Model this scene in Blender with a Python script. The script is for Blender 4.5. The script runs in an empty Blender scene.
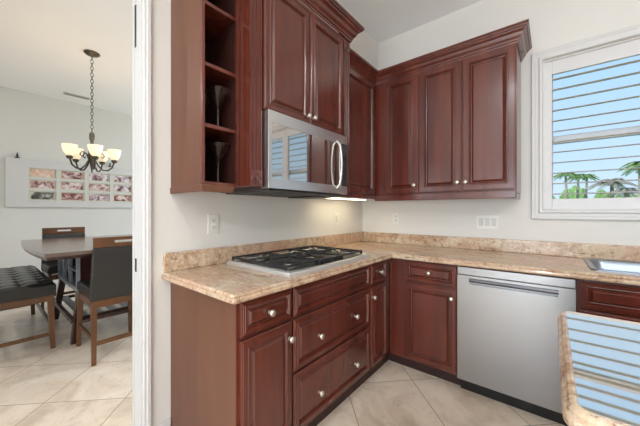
import bpy, bmesh, math, random
from mathutils import Vector, Matrix, noise
R = math.radians
random.seed(7)
SC = bpy.context.scene
COL = SC.collection

# ------------------------------------------------------------------ camera
cd = bpy.data.cameras.new('camera')
cam = bpy.data.objects.new('camera', cd); COL.objects.link(cam)
cd.sensor_width = 36.0
cd.lens = 36.0 * 284.2 / 640.0
cd.shift_y = -(213 - 210.9) / 640.0
cd.clip_start = 0.02
cd.clip_end = 500
cam.location = (1.618, -2.725, 1.243)
cam.rotation_euler = (R(90), 0, R(39.22))
SC.camera = cam

# ------------------------------------------------------------------ world
w = bpy.data.worlds.new('world'); SC.world = w; w.use_nodes = True
nt = w.node_tree; nt.nodes.clear()
wo = nt.nodes.new('ShaderNodeOutputWorld'); bg = nt.nodes.new('ShaderNodeBackground')
tc = nt.nodes.new('ShaderNodeTexCoord'); sx = nt.nodes.new('ShaderNodeSeparateXYZ'); cr = nt.nodes.new('ShaderNodeValToRGB')
nt.links.new(tc.outputs['Generated'], sx.inputs[0]); nt.links.new(sx.outputs['Z'], cr.inputs[0])
cr.color_ramp.elements[0].position = 0.0; cr.color_ramp.elements[0].color = (0.62, 0.79, 0.95, 1)
cr.color_ramp.elements[1].position = 0.45; cr.color_ramp.elements[1].color = (0.37, 0.63, 0.97, 1)
nt.links.new(cr.outputs[0], bg.inputs[0]); bg.inputs[1].default_value = 1.2
nt.links.new(bg.outputs[0], wo.inputs[0])

# ------------------------------------------------------------------ lights
def area(name, loc, rot, sx_, sy_, power, color=(1, 1, 1)):
    l = bpy.data.lights.new(name, 'AREA'); l.shape = 'RECTANGLE'; l.size = sx_; l.size_y = sy_
    l.energy = power; l.color = color
    o = bpy.data.objects.new(name, l); COL.objects.link(o); o.location = loc; o.rotation_euler = rot
    return o
# unseen fill lights added at the rear openings and behind the dining room
area('rear_fill', (2.4, -6.9, 1.2), (R(130), 0, R(-4)), 3.6, 2.0, 225, (0.86, 0.94, 1.0))  # added fill, aimed upward to brighten the ceiling
area('dining_rear_fill', (-2.6, -6.9, 1.35), (R(146), 0, 0), 2.6, 2.2, 8, (0.86, 0.94, 1.0))
area('dining_back_fill', (-2.4, 1.60, 1.6), (R(-84), 0, 0), 2.4, 1.4, 72, (0.86, 0.94, 1.0))  # fill added to brighten the dining wall from behind
sl = bpy.data.lights.new('sun', 'SUN'); sl.energy = 3.6; sl.angle = R(1.0); sl.color = (1, 0.95, 0.88)
so = bpy.data.objects.new('sun', sl); COL.objects.link(so); so.rotation_euler = (R(48), 0, R(-28))
SC.view_settings.view_transform = 'Standard'
SC.view_settings.look = 'None'
SC.view_settings.exposure = -0.07
SC.view_settings.gamma = 1.0
SC.view_settings.use_curve_mapping = False

# ------------------------------------------------------------------ materials
def srgb(r, g, b):
    f = lambda c: (c / 255 / 12.92) if c / 255 <= 0.04045 else ((c / 255 + 0.055) / 1.055) ** 2.4
    return (f(r), f(g), f(b), 1)
def mat(name, color, rough=0.5, metal=0.0, **kw):
    m = bpy.data.materials.new(name); m.use_nodes = True
    b = m.node_tree.nodes['Principled BSDF']
    b.inputs['Base Color'].default_value = color; b.inputs['Roughness'].default_value = rough; b.inputs['Metallic'].default_value = metal
    for k, v in kw.items(): b.inputs[k.replace('_', ' ')].default_value = v
    return m
def N(m, t, **kw):
    n = m.node_tree.nodes.new(t)
    for k, v in kw.items(): setattr(n, k, v)
    return n
def L(m, a, b): m.node_tree.links.new(a, b)
def bsdf(m): return m.node_tree.nodes['Principled BSDF']
def coords(m, scale=(1, 1, 1), rot=(0, 0, 0)):
    t = N(m, 'ShaderNodeTexCoord'); mp = N(m, 'ShaderNodeMapping')
    mp.inputs['Scale'].default_value = scale; mp.inputs['Rotation'].default_value = rot
    L(m, t.outputs['Object'], mp.inputs[0]); return mp.outputs[0]
def noise_tex(m, vec, scale, detail=4, rough=0.5, dist=0.0):
    n = N(m, 'ShaderNodeTexNoise'); n.inputs['Scale'].default_value = scale; n.inputs['Detail'].default_value = detail
    n.inputs['Roughness'].default_value = rough; n.inputs['Distortion'].default_value = dist
    L(m, vec, n.inputs['Vector']); return n.outputs['Fac']
def ramp(m, fac, stops):
    r = N(m, 'ShaderNodeValToRGB'); e = r.color_ramp.elements
    while len(e) < len(stops): e.new(0.5)
    for i, (p, c) in enumerate(stops): e[i].position = p; e[i].color = c
    L(m, fac, r.inputs[0]); return r.outputs[0]
def mixc(m, fac, a, b, mode='MIX'):
    n = N(m, 'ShaderNodeMix', data_type='RGBA', blend_type=mode)
    for s, v in ((0, fac), (6, a), (7, b)):
        if isinstance(v, (int, float)): n.inputs[s].default_value = v
        elif isinstance(v, tuple): n.inputs[s].default_value = v
        else: L(m, v, n.inputs[s])
    return n.outputs[2]
def bump(m, h, strength, dist=0.01):
    b = N(m, 'ShaderNodeBump'); b.inputs['Strength'].default_value = strength; b.inputs['Distance'].default_value = dist
    L(m, h, b.inputs['Height']); L(m, b.outputs[0], bsdf(m).inputs['Normal'])

def wood(name, dark, light, rough=0.32, scale=(9, 9, 0.9), coat=0.25):
    m = mat(name, light, rough); v = coords(m, scale)
    a = noise_tex(m, v, 1.0, 4, 0.5, 0.4); c = ramp(m, a, [(0.2, dark), (0.8, light)])
    v2 = coords(m, (60, 60, 3)); g = noise_tex(m, v2, 4.0, 3, 0.6)
    c = mixc(m, 0.10, c, ramp(m, g, [(0.35, dark), (0.65, light)]))
    L(m, c, bsdf(m).inputs['Base Color']); bsdf(m).inputs['Coat Weight'].default_value = coat; bsdf(m).inputs['Coat Roughness'].default_value = 0.18
    return m
M = {}
M['cherry'] = wood('cherry_wood', srgb(62, 25, 19), srgb(108, 48, 33), 0.26, coat=0.45)
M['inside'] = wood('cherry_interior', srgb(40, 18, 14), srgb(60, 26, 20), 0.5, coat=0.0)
M['cherry_reflect'] = wood('reflection_toned_cherry', srgb(88, 52, 36), srgb(110, 68, 47), 0.48, coat=0.05)  # cherry with the browner tone of its reflections put into the colour
M['oak'] = wood('brown_dining_wood', srgb(76, 46, 22), srgb(112, 70, 34), 0.35)
M['darkwood'] = wood('dark_dining_wood', srgb(46, 22, 18), srgb(70, 34, 26), 0.3)
m = M['tabletop'] = wood('table_top_wood', srgb(98, 80, 70), srgb(124, 104, 94), 0.22, (0.9, 9, 9), 0.6)
# textured painted wall
def wall_mat(name, col, s=140, st=0.12):
    m = mat(name, col, 0.75); v = coords(m); bump(m, noise_tex(m, v, s, 3, 0.6), st, 0.004); return m
M['wall'] = wall_mat('wall_paint', srgb(216, 212, 206))
M['dwall'] = wall_mat('dining_wall_paint', srgb(216, 214, 209))
M['ceil'] = wall_mat('ceiling_paint', srgb(243, 241, 240))
M['trim'] = mat('white_trim', srgb(206, 204, 202), 0.45)
M['shutter'] = mat('shutter_white', srgb(208, 206, 206), 0.45)
M['slat'] = mat('louver_white', srgb(205, 198, 188), 0.45)
M['plastic'] = mat('white_plastic', srgb(222, 220, 214), 0.35)
M['rocker'] = mat('rocker_plastic', srgb(200, 197, 190), 0.3)
M['slot'] = mat('dark_slot', srgb(60, 58, 55), 0.6)
# stainless
def steel(name, col, rough, sc):
    m = mat(name, col, rough, 1.0); v = coords(m, sc); n = noise_tex(m, v, 30, 2, 0.6)
    mr = N(m, 'ShaderNodeMapRange'); mr.inputs[3].default_value = rough - 0.02; mr.inputs[4].default_value = rough + 0.03
    L(m, n, mr.inputs[0]); L(m, mr.outputs[0], bsdf(m).inputs['Roughness']); return m
M['steel'] = steel('brushed_steel', srgb(165, 165, 166), 0.30, (40, 40, 1))
M['steelh'] = steel('brushed_steel_level', srgb(208, 207, 206), 0.30, (1, 1, 40))
M['sinksteel'] = steel('sink_steel', srgb(140, 150, 162), 0.28, (4, 4, 4))
M['nickel'] = mat('brushed_nickel', srgb(222, 216, 206), 0.36, 1.0)
M['chrome'] = mat('chrome', srgb(190, 188, 184), 0.25, 1.0)
M['black'] = mat('black_enamel', srgb(18, 18, 20), 0.35)
M['iron'] = mat('cast_iron', srgb(30, 30, 32), 0.5)
M['bplastic'] = mat('black_plastic', srgb(16, 14, 14), 0.4)
M['glassdark'] = mat('microwave_glass', srgb(196, 190, 184), 0.04, 1.0)
M['panelglass'] = mat('control_glass', srgb(80, 84, 92), 0.12, 0.6)
M['leather'] = mat('charcoal_leather', srgb(46, 43, 41), 0.42)
M['leatherb'] = mat('black_leather', srgb(34, 34, 33), 0.28)
M['bronze'] = mat('dark_bronze', srgb(84, 78, 68), 0.4, 0.7)
M['blackm'] = mat('black_metal', srgb(28, 26, 26), 0.4, 0.4)
M['opal'] = mat('opal_glass_shade', srgb(250, 236, 205), 0.4)
bsdf(M['opal']).inputs['Emission Color'].default_value = (1.0, 0.80, 0.50, 1); bsdf(M['opal']).inputs['Emission Strength'].default_value = 0.62
M['led'] = mat('lit_diffuser', (1, 1, 1, 1), 0.5)
bsdf(M['led']).inputs['Emission Color'].default_value = (1.0, 0.88, 0.58, 1); bsdf(M['led']).inputs['Emission Strength'].default_value = 11.0
M['fill_lens'] = mat('ceiling_fill_glow', (1, 1, 1, 1), 0.5)  # glow of the added ceiling fill lights
bsdf(M['fill_lens']).inputs['Emission Color'].default_value = (1.0, 0.95, 0.88, 1); bsdf(M['fill_lens']).inputs['Emission Strength'].default_value = 22.0
# clear glass
def glass(name, col, rough=0.0, ior=1.45):
    m = mat(name, col, rough); bsdf(m).inputs['Transmission Weight'].default_value = 1.0; bsdf(m).inputs['IOR'].default_value = ior; return m
m = M['glass'] = glass('drinking_glass', (0.98, 0.99, 0.99, 1), 0.0, 1.5)
M['pane'] = glass('window_glass', (0.98, 1, 0.99, 1), 0.0, 1.02)
# granite
def granite(name, polish):
    m = mat(name, srgb(200, 170, 138), 0.12); v = coords(m); vs = coords(m, (1, 1, 1), (0, 0, R(25)))
    st = coords(m, (1.2, 3.4, 3.4), (0, 0, R(8)))
    a = noise_tex(m, st, 3.0, 8, 0.65, 1.2)
    c = ramp(m, a, [(0.30, srgb(146, 114, 90)), (0.42, srgb(182, 152, 124)), (0.55, srgb(200, 176, 148)), (0.72, srgb(214, 196, 172))])
    b = noise_tex(m, v, 34, 6, 0.75)
    c = mixc(m, ramp(m, b, [(0.52, (0, 0, 0, 1)), (0.62, (0.85, 0.85, 0.85, 1))]), c, srgb(148, 108, 84))
    d = noise_tex(m, vs, 60, 4, 0.7)
    c = mixc(m, ramp(m, d, [(0.55, (0, 0, 0, 1)), (0.64, (0.9, 0.9, 0.9, 1))]), c, srgb(216, 200, 180))
    e = noise_tex(m, st, 11, 8, 0.78, 0.6)
    c = mixc(m, ramp(m, e, [(0.58, (0, 0, 0, 1)), (0.66, (0.9, 0.9, 0.9, 1))]), c, srgb(104, 74, 62))
    f = noise_tex(m, vs, 2.2, 4, 0.6)
    c = mixc(m, ramp(m, f, [(0.48, (0, 0, 0, 1)), (0.70, (0.7, 0.7, 0.7, 1))]), c, srgb(196, 152, 126))
    L(m, c, bsdf(m).inputs['Base Color'])
    bsdf(m).inputs['Roughness'].default_value = 0.15
    return m
M['granite'] = granite('granite', 0)
m = M['polish'] = granite('mirror_polished_granite', 1)
gl = N(m, 'ShaderNodeBsdfGlossy'); gl.inputs['Roughness'].default_value = 0.03; gl.inputs['Color'].default_value = (1, 0.90, 0.80, 1)
ms = N(m, 'ShaderNodeMixShader'); ms.inputs[0].default_value = 0.88
out = m.node_tree.nodes['Material Output']
L(m, bsdf(m).outputs[0], ms.inputs[1]); L(m, gl.outputs[0], ms.inputs[2]); L(m, ms.outputs[0], out.inputs[0])
# floor tile laid on the diagonal
m = M['tile'] = mat('travertine_tile', srgb(205, 190, 168), 0.3)
tcn = N(m, 'ShaderNodeTexCoord'); sep = N(m, 'ShaderNodeSeparateXYZ'); L(m, tcn.outputs['Object'], sep.inputs[0])
def mth(m, op, a, b=None, c=None):
    n = N(m, 'ShaderNodeMath', operation=op)
    for i, v in enumerate((a, b, c)):
        if v is None: continue
        if isinstance(v, (int, float)): n.inputs[i].default_value = v
        else: L(m, v, n.inputs[i])
    return n.outputs[0]
def line(m, val, off):
    q = mth(m, 'DIVIDE', mth(m, 'SUBTRACT', val, off), 0.70)
    fr = mth(m, 'SUBTRACT', q, mth(m, 'ROUND', q)); cell = mth(m, 'FLOOR', q)
    return mth(m, 'LESS_THAN', mth(m, 'ABSOLUTE', fr), 0.0052), cell
s1, c1 = line(m, mth(m, 'ADD', sep.outputs[0], sep.outputs[1]), 0.142)
s2, c2 = line(m, mth(m, 'SUBTRACT', sep.outputs[0], sep.outputs[1]), 1.502)
grout = mth(m, 'MAXIMUM', s1, s2)
cmb = N(m, 'ShaderNodeCombineXYZ'); L(m, c1, cmb.inputs[0]); L(m, c2, cmb.inputs[1])
wn = N(m, 'ShaderNodeTexWhiteNoise', noise_dimensions='3D'); L(m, cmb.outputs[0], wn.inputs[0])
vv = N(m, 'ShaderNodeVectorMath', operation='MULTIPLY_ADD'); L(m, wn.outputs['Color'], vv.inputs[0]); vv.inputs[1].default_value = (9, 9, 9); L(m, tcn.outputs['Object'], vv.inputs[2])
n1 = noise_tex(m, vv.outputs[0], 3.2, 7, 0.62, 0.7)
c = ramp(m, n1, [(0.3, srgb(194, 174, 152)), (0.5, srgb(226, 208, 188)), (0.72, srgb(238, 226, 210))])
n2 = noise_tex(m, vv.outputs[0], 22, 5, 0.7)
c = mixc(m, ramp(m, n2, [(0.58, (0, 0, 0, 1)), (0.72, (0.5, 0.5, 0.5, 1))]), c, srgb(176, 152, 124))
c = mixc(m, mth(m, 'MULTIPLY', wn.outputs['Value'], 0.12), c, srgb(190, 172, 150))
c = mixc(m, grout, c, srgb(150, 130, 110))
L(m, c, bsdf(m).inputs['Base Color'])
bump(m, mth(m, 'MULTIPLY', grout, -1.0), 0.3, 0.002)
# photographs of the wall piece
def photo(name, stops, sc):
    m = mat(name, (1, 1, 1, 1), 0.35); v = coords(m); L(m, ramp(m, noise_tex(m, v, sc, 4, 0.6, 0.8), stops), bsdf(m).inputs['Base Color']); return m
PH = [photo('photo_peach', [(0.35, srgb(190, 150, 130)), (0.5, srgb(226, 190, 170)), (0.65, srgb(238, 222, 208))], 9),
      photo('photo_rose', [(0.40, srgb(104, 52, 48)), (0.5, srgb(196, 160, 156)), (0.62, srgb(228, 216, 218))], 11),
      photo('photo_grey', [(0.38, srgb(52, 50, 46)), (0.5, srgb(120, 116, 108)), (0.62, srgb(206, 206, 202))], 12),
      photo('photo_mauve', [(0.42, srgb(110, 72, 72)), (0.5, srgb(186, 160, 166)), (0.6, srgb(226, 220, 224))], 10),
      photo('photo_brown', [(0.42, srgb(98, 44, 38)), (0.55, srgb(150, 92, 84)), (0.66, srgb(222, 204, 202))], 8)]
def leafm(name, a, b):
    m = mat(name, a, 0.55); v = coords(m); L(m, ramp(m, noise_tex(m, v, 2.5, 4), [(0.35, a), (0.65, b)]), bsdf(m).inputs['Base Color']); return m
M['palm'] = leafm('palm_green', srgb(96, 128, 72), srgb(150, 174, 110))
M['dusty'] = leafm('dusty_frond', srgb(122, 118, 104), srgb(164, 158, 146))
M['hedge'] = leafm('hedge_green', srgb(104, 146, 76), srgb(160, 190, 124))
M['bark'] = leafm('palm_bark', srgb(140, 128, 116), srgb(178, 168, 156))
M['grass'] = leafm('lawn_green', srgb(110, 150, 80), srgb(150, 184, 110))

M['toe'] = wood('shaded_toe_board', srgb(40, 18, 15), srgb(58, 27, 22), 0.5, coat=0.0)  # dark toe-kick wood, the shade of the recess put into its colour

# ------------------------------------------------------------------ mesh helpers
class MB:
    def __init__(s): s.bm = bmesh.new()
    def box(s, x0, x1, y0, y1, z0, z1, T=None):
        if x0 > x1: x0, x1 = x1, x0
        if y0 > y1: y0, y1 = y1, y0
        if z0 > z1: z0, z1 = z1, z0
        vs = [s.bm.verts.new(v) for v in ((x0, y0, z0), (x1, y0, z0), (x1, y1, z0), (x0, y1, z0), (x0, y0, z1), (x1, y0, z1), (x1, y1, z1), (x0, y1, z1))]
        if T:
            for v in vs: v.co = T @ v.co
        for f in ((3, 2, 1, 0), (4, 5, 6, 7), (0, 1, 5, 4), (1, 2, 6, 5), (2, 3, 7, 6), (3, 0, 4, 7)): s.bm.faces.new([vs[i] for i in f])
        return s
    def bar(s, a, b, w, h, w2=None, h2=None, up=(0, 0, 1)):
        a = Vector(a); b = Vector(b); d = (b - a).normalized(); up = Vector(up)
        if abs(d.dot(up)) > 0.95: up = Vector((1, 0, 0))
        sd = d.cross(up).normalized(); u = sd.cross(d).normalized()
        w2 = w if w2 is None else w2; h2 = h if h2 is None else h2
        q = []
        for p, ww, hh in ((a, w, h), (b, w2, h2)):
            q += [s.bm.verts.new(p + sd * (i * ww / 2) + u * (j * hh / 2)) for i, j in ((-1, -1), (1, -1), (1, 1), (-1, 1))]
        for f in ((3, 2, 1, 0), (4, 5, 6, 7), (0, 1, 5, 4), (1, 2, 6, 5), (2, 3, 7, 6), (3, 0, 4, 7)): s.bm.faces.new([q[i] for i in f])
        return s
    def vbar(s, a, b, w0, w1):  # leg with axis-aligned square ends
        q = []
        for p, ww in ((a, w0), (b, w1)):
            wx, wy = ww if isinstance(ww, tuple) else (ww, ww)
            q += [s.bm.verts.new((p[0] + i * wx / 2, p[1] + j * wy / 2, p[2])) for i, j in ((-1, -1), (1, -1), (1, 1), (-1, 1))]
        for f in ((3, 2, 1, 0), (4, 5, 6, 7), (0, 1, 5, 4), (1, 2, 6, 5), (2, 3, 7, 6), (3, 0, 4, 7)): s.bm.faces.new([q[i] for i in f])
        return s
    def rings(s, rs, cap0=True, cap1=True, closed=True):
        R_ = [[s.bm.verts.new(p) for p in r] for r in rs]; n = len(R_[0])
        for a, b in zip(R_[:-1], R_[1:]):
            for i in range(n if closed else n - 1):
                j = (i + 1) % n; s.bm.faces.new((a[i], a[j], b[j], b[i]))
        if cap0: s.bm.faces.new(list(reversed(R_[0])))
        if cap1: s.bm.faces.new(R_[-1])
        return s
    def lathe(s, prof, o=(0, 0, 0), axis=(0, 0, 1), n=20, sx=1, cap0=True, cap1=True):
        q = Vector((0, 0, 1)).rotation_difference(Vector(axis).normalized()).to_matrix(); o = Vector(o)
        rs = [[o + q @ Vector((r * math.cos(2 * math.pi * i / n) * sx, r * math.sin(2 * math.pi * i / n), z)) for i in range(n)] for r, z in prof]
        return s.rings(rs, cap0, cap1)
    def tube(s, pts, r, n=8):
        pts = [Vector(p) for p in pts]; rs = []; up = None
        for i, p in enumerate(pts):
            d = (pts[min(i + 1, len(pts) - 1)] - pts[max(i - 1, 0)]).normalized()
            if up is None: up = d.orthogonal().normalized()
            up = (up - d * up.dot(d)).normalized(); v = d.cross(up)
            rr = r[i] if isinstance(r, (list, tuple)) else r
            rs.append([p + (up * math.cos(2 * math.pi * k / n) + v * math.sin(2 * math.pi * k / n)) * rr for k in range(n)])
        return s.rings(rs)
    def torus(s, c, ra, r, axis=(0, 0, 1), n=20, m=8, sx=1, sy=1):
        q = Vector((0, 0, 1)).rotation_difference(Vector(axis).normalized()).to_matrix(); c = Vector(c); g = []
        for i in range(n):
            a = 2 * math.pi * i / n; d = Vector((math.cos(a) * sx, math.sin(a) * sy, 0)); dn = Vector((math.cos(a), math.sin(a), 0))
            g.append([s.bm.verts.new(c + q @ (d * ra + dn * (r * math.cos(2 * math.pi * k / m)) + Vector((0, 0, r * math.sin(2 * math.pi * k / m))))) for k in range(m)])
        for i in range(n):
            for k in range(m):
                a, b = g[i], g[(i + 1) % n]; s.bm.faces.new((a[k], b[k], b[(k + 1) % m], a[(k + 1) % m]))
        return s
    def prism(s, pts, z0, z1):
        s.rings([[(x, y, z0) for x, y in pts], [(x, y, z1) for x, y in pts]]); return s
    def build(s, name, m, parent=None, bev=0, smooth=False, seg=2, loc=None):
        bmesh.ops.recalc_face_normals(s.bm, faces=s.bm.faces)
        me = bpy.data.meshes.new(name); s.bm.to_mesh(me); s.bm.free()
        o = bpy.data.objects.new(name, me); COL.objects.link(o); me.materials.append(m)
        if smooth:
            for p in me.polygons: p.use_smooth = True
            try: me.set_sharp_from_angle(angle=R(38))
            except Exception: pass
        if bev:
            b = o.modifiers.new('bevel', 'BEVEL'); b.width = bev; b.segments = seg; b.limit_method = 'ANGLE'; b.angle_limit = R(40); b.harden_normals = False
        if parent: o.parent = parent
        if loc: o.location = loc
        return o
def tag(o, label=None, cat=None, group=None, kind=None):
    if label: o['label'] = label
    if cat: o['category'] = cat
    if group: o['group'] = group
    if kind: o['kind'] = kind
    return o
def empty(name, loc=(0, 0, 0), rz=0, **kw):
    o = bpy.data.objects.new(name, None); COL.objects.link(o); o.location = loc; o.rotation_euler = (0, 0, rz); o.empty_display_size = 0.1
    tag(o, **kw); return o
def copy_tree(o, parent=None):
    c = o.copy(); COL.objects.link(c); c.parent = parent
    for ch in [x for x in bpy.data.objects if x.parent == o]: copy_tree(ch, c)
    return c
def frame(origin, axis):
    """local (u, v, n) -> world; axis 'x': face looks +x, u=+y ; axis 'y': face looks -y, u=+x"""
    if axis == 'x': return Matrix(((0, 0, 1, origin[0]), (1, 0, 0, origin[1]), (0, 1, 0, origin[2]), (0, 0, 0, 1)))
    return Matrix(((1, 0, 0, origin[0]), (0, 0, -1, origin[1]), (0, 1, 0, origin[2]), (0, 0, 0, 1)))
def ringset(mb, T, w_, h_, prof):
    rs = []
    for ins, d in prof:
        rs.append([T @ Vector(p) for p in ((ins, ins, d), (w_ - ins, ins, d), (w_ - ins, h_ - ins, d), (ins, h_ - ins, d))])
    mb.rings(rs)
def raised(origin, axis, w_, h_, fr=0.055, th=0.020):
    prof = [(0, 0), (0, th - 0.006), (0.004, th - 0.003), (0.008, th - 0.003), (0.010, th), (fr - 0.018, th), (fr - 0.016, th + 0.003), (fr - 0.011, th + 0.003), (fr - 0.009, th), (fr - 0.006, th + 0.001),
            (fr - 0.003, th - 0.004), (fr, th - 0.011), (fr + 0.004, th - 0.012), (fr + 0.007, th - 0.010), (fr + 0.016, th - 0.001), (fr + 0.018, th)]
    mb = MB(); ringset(mb, frame(origin, axis), w_, h_, prof); return mb
KN = [(0.009, 0), (0.009, 0.002), (0.005, 0.004), (0.0045, 0.012), (0.008, 0.015), (0.0145, 0.018), (0.0165, 0.022), (0.0155, 0.027), (0.011, 0.031), (0.004, 0.033)]
def knob(p, axis, parent):
    ax = (1, 0, 0) if axis == 'x' else (0, -1, 0)
    return MB().lathe(KN, p, ax, 16).build('knob', M['nickel'], parent, smooth=True)

# ------------------------------------------------------------------ room shell
H = 3.02
def struct(name, mb, m, **kw):
    o = mb.build(name, m, **kw); o['kind'] = 'structure'; return o
struct('floor', MB().box(-4.6, 6.2, -7.2, 1.8, -0.08, 0), M['tile'])
struct('ceiling', MB().box(-4.6, 6.2, -7.2, 1.8, H, H + 0.1), M['ceil'])
# wall between kitchen and dining room: solid from the opening to the back wall, header above the opening
wl = MB().box(-0.12, 0, -2.1695, 0.12, 0, H); wl.box(-0.12, 0, -3.9, -2.17, 2.6, H); wl.box(-0.12, 0, -7.2, -3.9, 0, H)
struct('wall_left', wl, M['wall'])
# window opening x 1.60-2.70, z 1.27-2.35 in the back wall
WX0, WX1, WZ0, WZ1 = 1.575, 2.73, 1.255, 2.36
wb = MB().box(0, WX0, 0, 0.15, 0, H).box(WX1, 6.2, 0, 0.15, 0, H).box(WX0, WX1, 0, 0.15, 0, WZ0).box(WX0, WX1, 0, 0.15, WZ1, H)
struct('wall_back', wb, M['wall'])
struct('wall_soffit', MB().box(0, 0.19, -1.70, 0, 2.67, H), M['wall'])
struct('wall_dining', MB().box(-4.6, -4.46, -7.2, 1.8, 0, H), M['dwall'])
struct('wall_dining_back', MB().box(-4.46, -3.7, 1.66, 1.8, 0, H).box(-1.1, -0.12, 1.66, 1.8, 0, H).box(-3.7, -1.1, 1.66, 1.8, 0, 0.8).box(-3.7, -1.1, 1.66, 1.8, 2.4, H), M['dwall'])  # opening added for the dining fill light
rw = MB().box(-4.46, 6.2, -7.2, -7.05, 0, 0.02)
rw.box(-4.46, -4.0, -7.2, -7.05, 0.02, H).box(-1.2, 0.5, -7.2, -7.05, 0.02, H).box(4.3, 6.2, -7.2, -7.05, 0.02, H).box(-4.0, -1.2, -7.2, -7.05, 2.55, H).box(0.5, 4.3, -7.2, -7.05, 2.55, H)
struct('wall_rear', rw, M['wall'])
sr = MB().box(6.05, 6.2, -7.05, 0, 0, H)
struct('wall_right', sr, M['wall'])
# doorway jamb and casing
dr = empty('door_1', (0, -2.17, 0), kind='structure')
def loc_box(parent, name, m, b, bev=0.002):
    ox, oy, oz = parent.location
    return MB().box(b[0] - ox, b[1] - ox, b[2] - oy, b[3] - oy, b[4] - oz, b[5] - oz).build(name, m, parent, bev=bev)
loc_box(dr, 'jamb', M['trim'], (-0.1205, 0.001, -2.182, -2.17, 0.0, 2.59), 0.001)
mbc = MB()
mbc.rings([[(x, y - 0, z) for x, y in ((0.0, -0.004), (0.010, -0.004), (0.014, 0.0), (0.014, 0.010), (0.019, 0.014), (0.019, 0.028), (0.015, 0.034), (0.0, 0.034))] for z in (0.0, 2.64)])
mbc.build('casing', M['trim'], dr, smooth=False)
loc_box(dr, 'head_casing', M['trim'], (0.0005, 0.017, -3.93, -2.175, 2.60, 2.64), 0.003)
loc_box(dr, 'head_jamb', M['trim'], (-0.1205, 0.001, -3.90, -2.1825, 2.588, 2.5995), 0.001)
loc_box(dr, 'stop_moulding', M['trim'], (-0.10, -0.088, -2.185, -2.182, 0.0, 2.59), 0.001)
loc_box(dr, 'strike_plate', M['blackm'], (-0.076, -0.058, -2.1845, -2.182, 0.925, 0.995), 0.0005)
loc_box(dr, 'upper_strike_plate', M['blackm'], (-0.080, -0.062, -2.1845, -2.182, 2.10, 2.32), 0.0005)
struct('baseboard_left', MB().box(0, 0.014, -2.134, -2.04, 0, 0.114), M['trim'], bev=0.004)
struct('baseboard_dining', MB().box(-4.46, -4.445, -7.0, 1.66, 0, 0.11), M['trim'], bev=0.004)

# ------------------------------------------------------------------ kitchen window with plantation shutters
wn_ = empty('window_1', (WX0, 0, WZ0), kind='structure')
def molding_frame(x0, x1, z0, z1, y, prof):
    """picture-frame moulding on the plane y, prof = (inset, projection)"""
    rs = []
    for ins, d in prof:
        rs.append([(x0 + ins, y - d, z0 + ins), (x1 - ins, y - d, z0 + ins), (x1 - ins, y - d, z1 - ins), (x0 + ins, y - d, z1 - ins)])
    mb = MB(); mb.rings(rs, False, False)
    a = [Vector(p) for p in rs[0]]; return mb
PX0, PX1, PZ0, PZ1 = 1.496, 2.81, 1.181, 2.44
mb = molding_frame(PX0, PX1, PZ0, PZ1, 0.0, [(0, 0), (0, 0.022), (0.004, 0.026), (0.020, 0.026), (0.026, 0.021), (0.044, 0.021), (0.050, 0.034), (0.066, 0.034), (0.070, 0.028), (0.070, -0.14)])
mb.build('casing', M['trim'], wn_, smooth=False).location = (-WX0, 0, -WZ0)
def lb(name, m, b, bev=0.002, parent=wn_):
    return MB().box(b[0] - WX0, b[1] - WX0, b[2], b[3], b[4] - WZ0, b[5] - WZ0).build(name, m, parent, bev=bev)
s = MB()
for b in ((1.567, 1.625, 0.09, 0.13, 1.252, 2.37), (2.68, 2.739, 0.09, 0.13, 1.252, 2.37), (1.625, 2.68, 0.09, 0.13, 1.252, 1.31), (1.625, 2.68, 0.09, 0.13, 2.31, 2.37), (1.625, 2.68, 0.085, 0.13, 1.755, 1.812)):
    s.box(b[0] - WX0, b[1] - WX0, b[2], b[3], b[4] - WZ0, b[5] - WZ0)
s.build('sash', mat('grey_white_sash', srgb(196, 200, 206), 0.4), wn_, bev=0.003)
lb('glass_pane', M['pane'], (1.62, 2.69, 0.108, 0.112, 1.30, 2.33), 0)
def shutter(x0, x1, label):
    z0, z1 = 1.252, 2.370
    t = empty('plantation_shutter', (x0, 0.03, z0), label=label, cat='shutter', group='plantation shutters of the kitchen window')
    st = 0.05; w_ = x1 - x0; h_ = z1 - z0
    bz, tz = 1.332 - z0, 2.263 - z0
    f = MB().box(0, st, -0.014, 0.014, 0, h_).box(w_ - st, w_, -0.014, 0.014, 0, h_).box(st, w_ - st, -0.014, 0.014, 0, bz).box(st, w_ - st, -0.014, 0.014, tz, h_)
    f.build('shutter_frame', M['shutter'], t, bev=0.003)
    sl_ = MB()
    for k in range(12):
        z = 2.224 - 0.0778 * k - z0
        a = R(7)
        T = Matrix.Translation((w_ / 2, 0.0, z)) @ Matrix.Rotation(a, 4, 'X')
        n = 10; ring = []
        for i in range(n):
            th = 2 * math.pi * i / n; ring.append((0.031 * math.cos(th), 0.0045 * math.sin(th)))
        sl_.rings([[T @ Vector((x, p, q)) for p, q in ring] for x in (-(w_ / 2 - st - 0.001), (w_ / 2 - st - 0.001))])
    sl_.build('louvers', M['slat'], t, smooth=True)
    for zz in (0.2, 0.9):
        MB().box(-0.004, 0.010, -0.019, -0.0145, zz, zz + 0.06).build('hinge', M['shutter'], t, bev=0.001)
    return t
shutter(1.569, 2.150, 'white plantation shutter with open louvers, left panel beside the wall cabinets')
shutter(2.154, 2.736, 'white plantation shutter with open louvers, right panel farther along the window')

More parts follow.
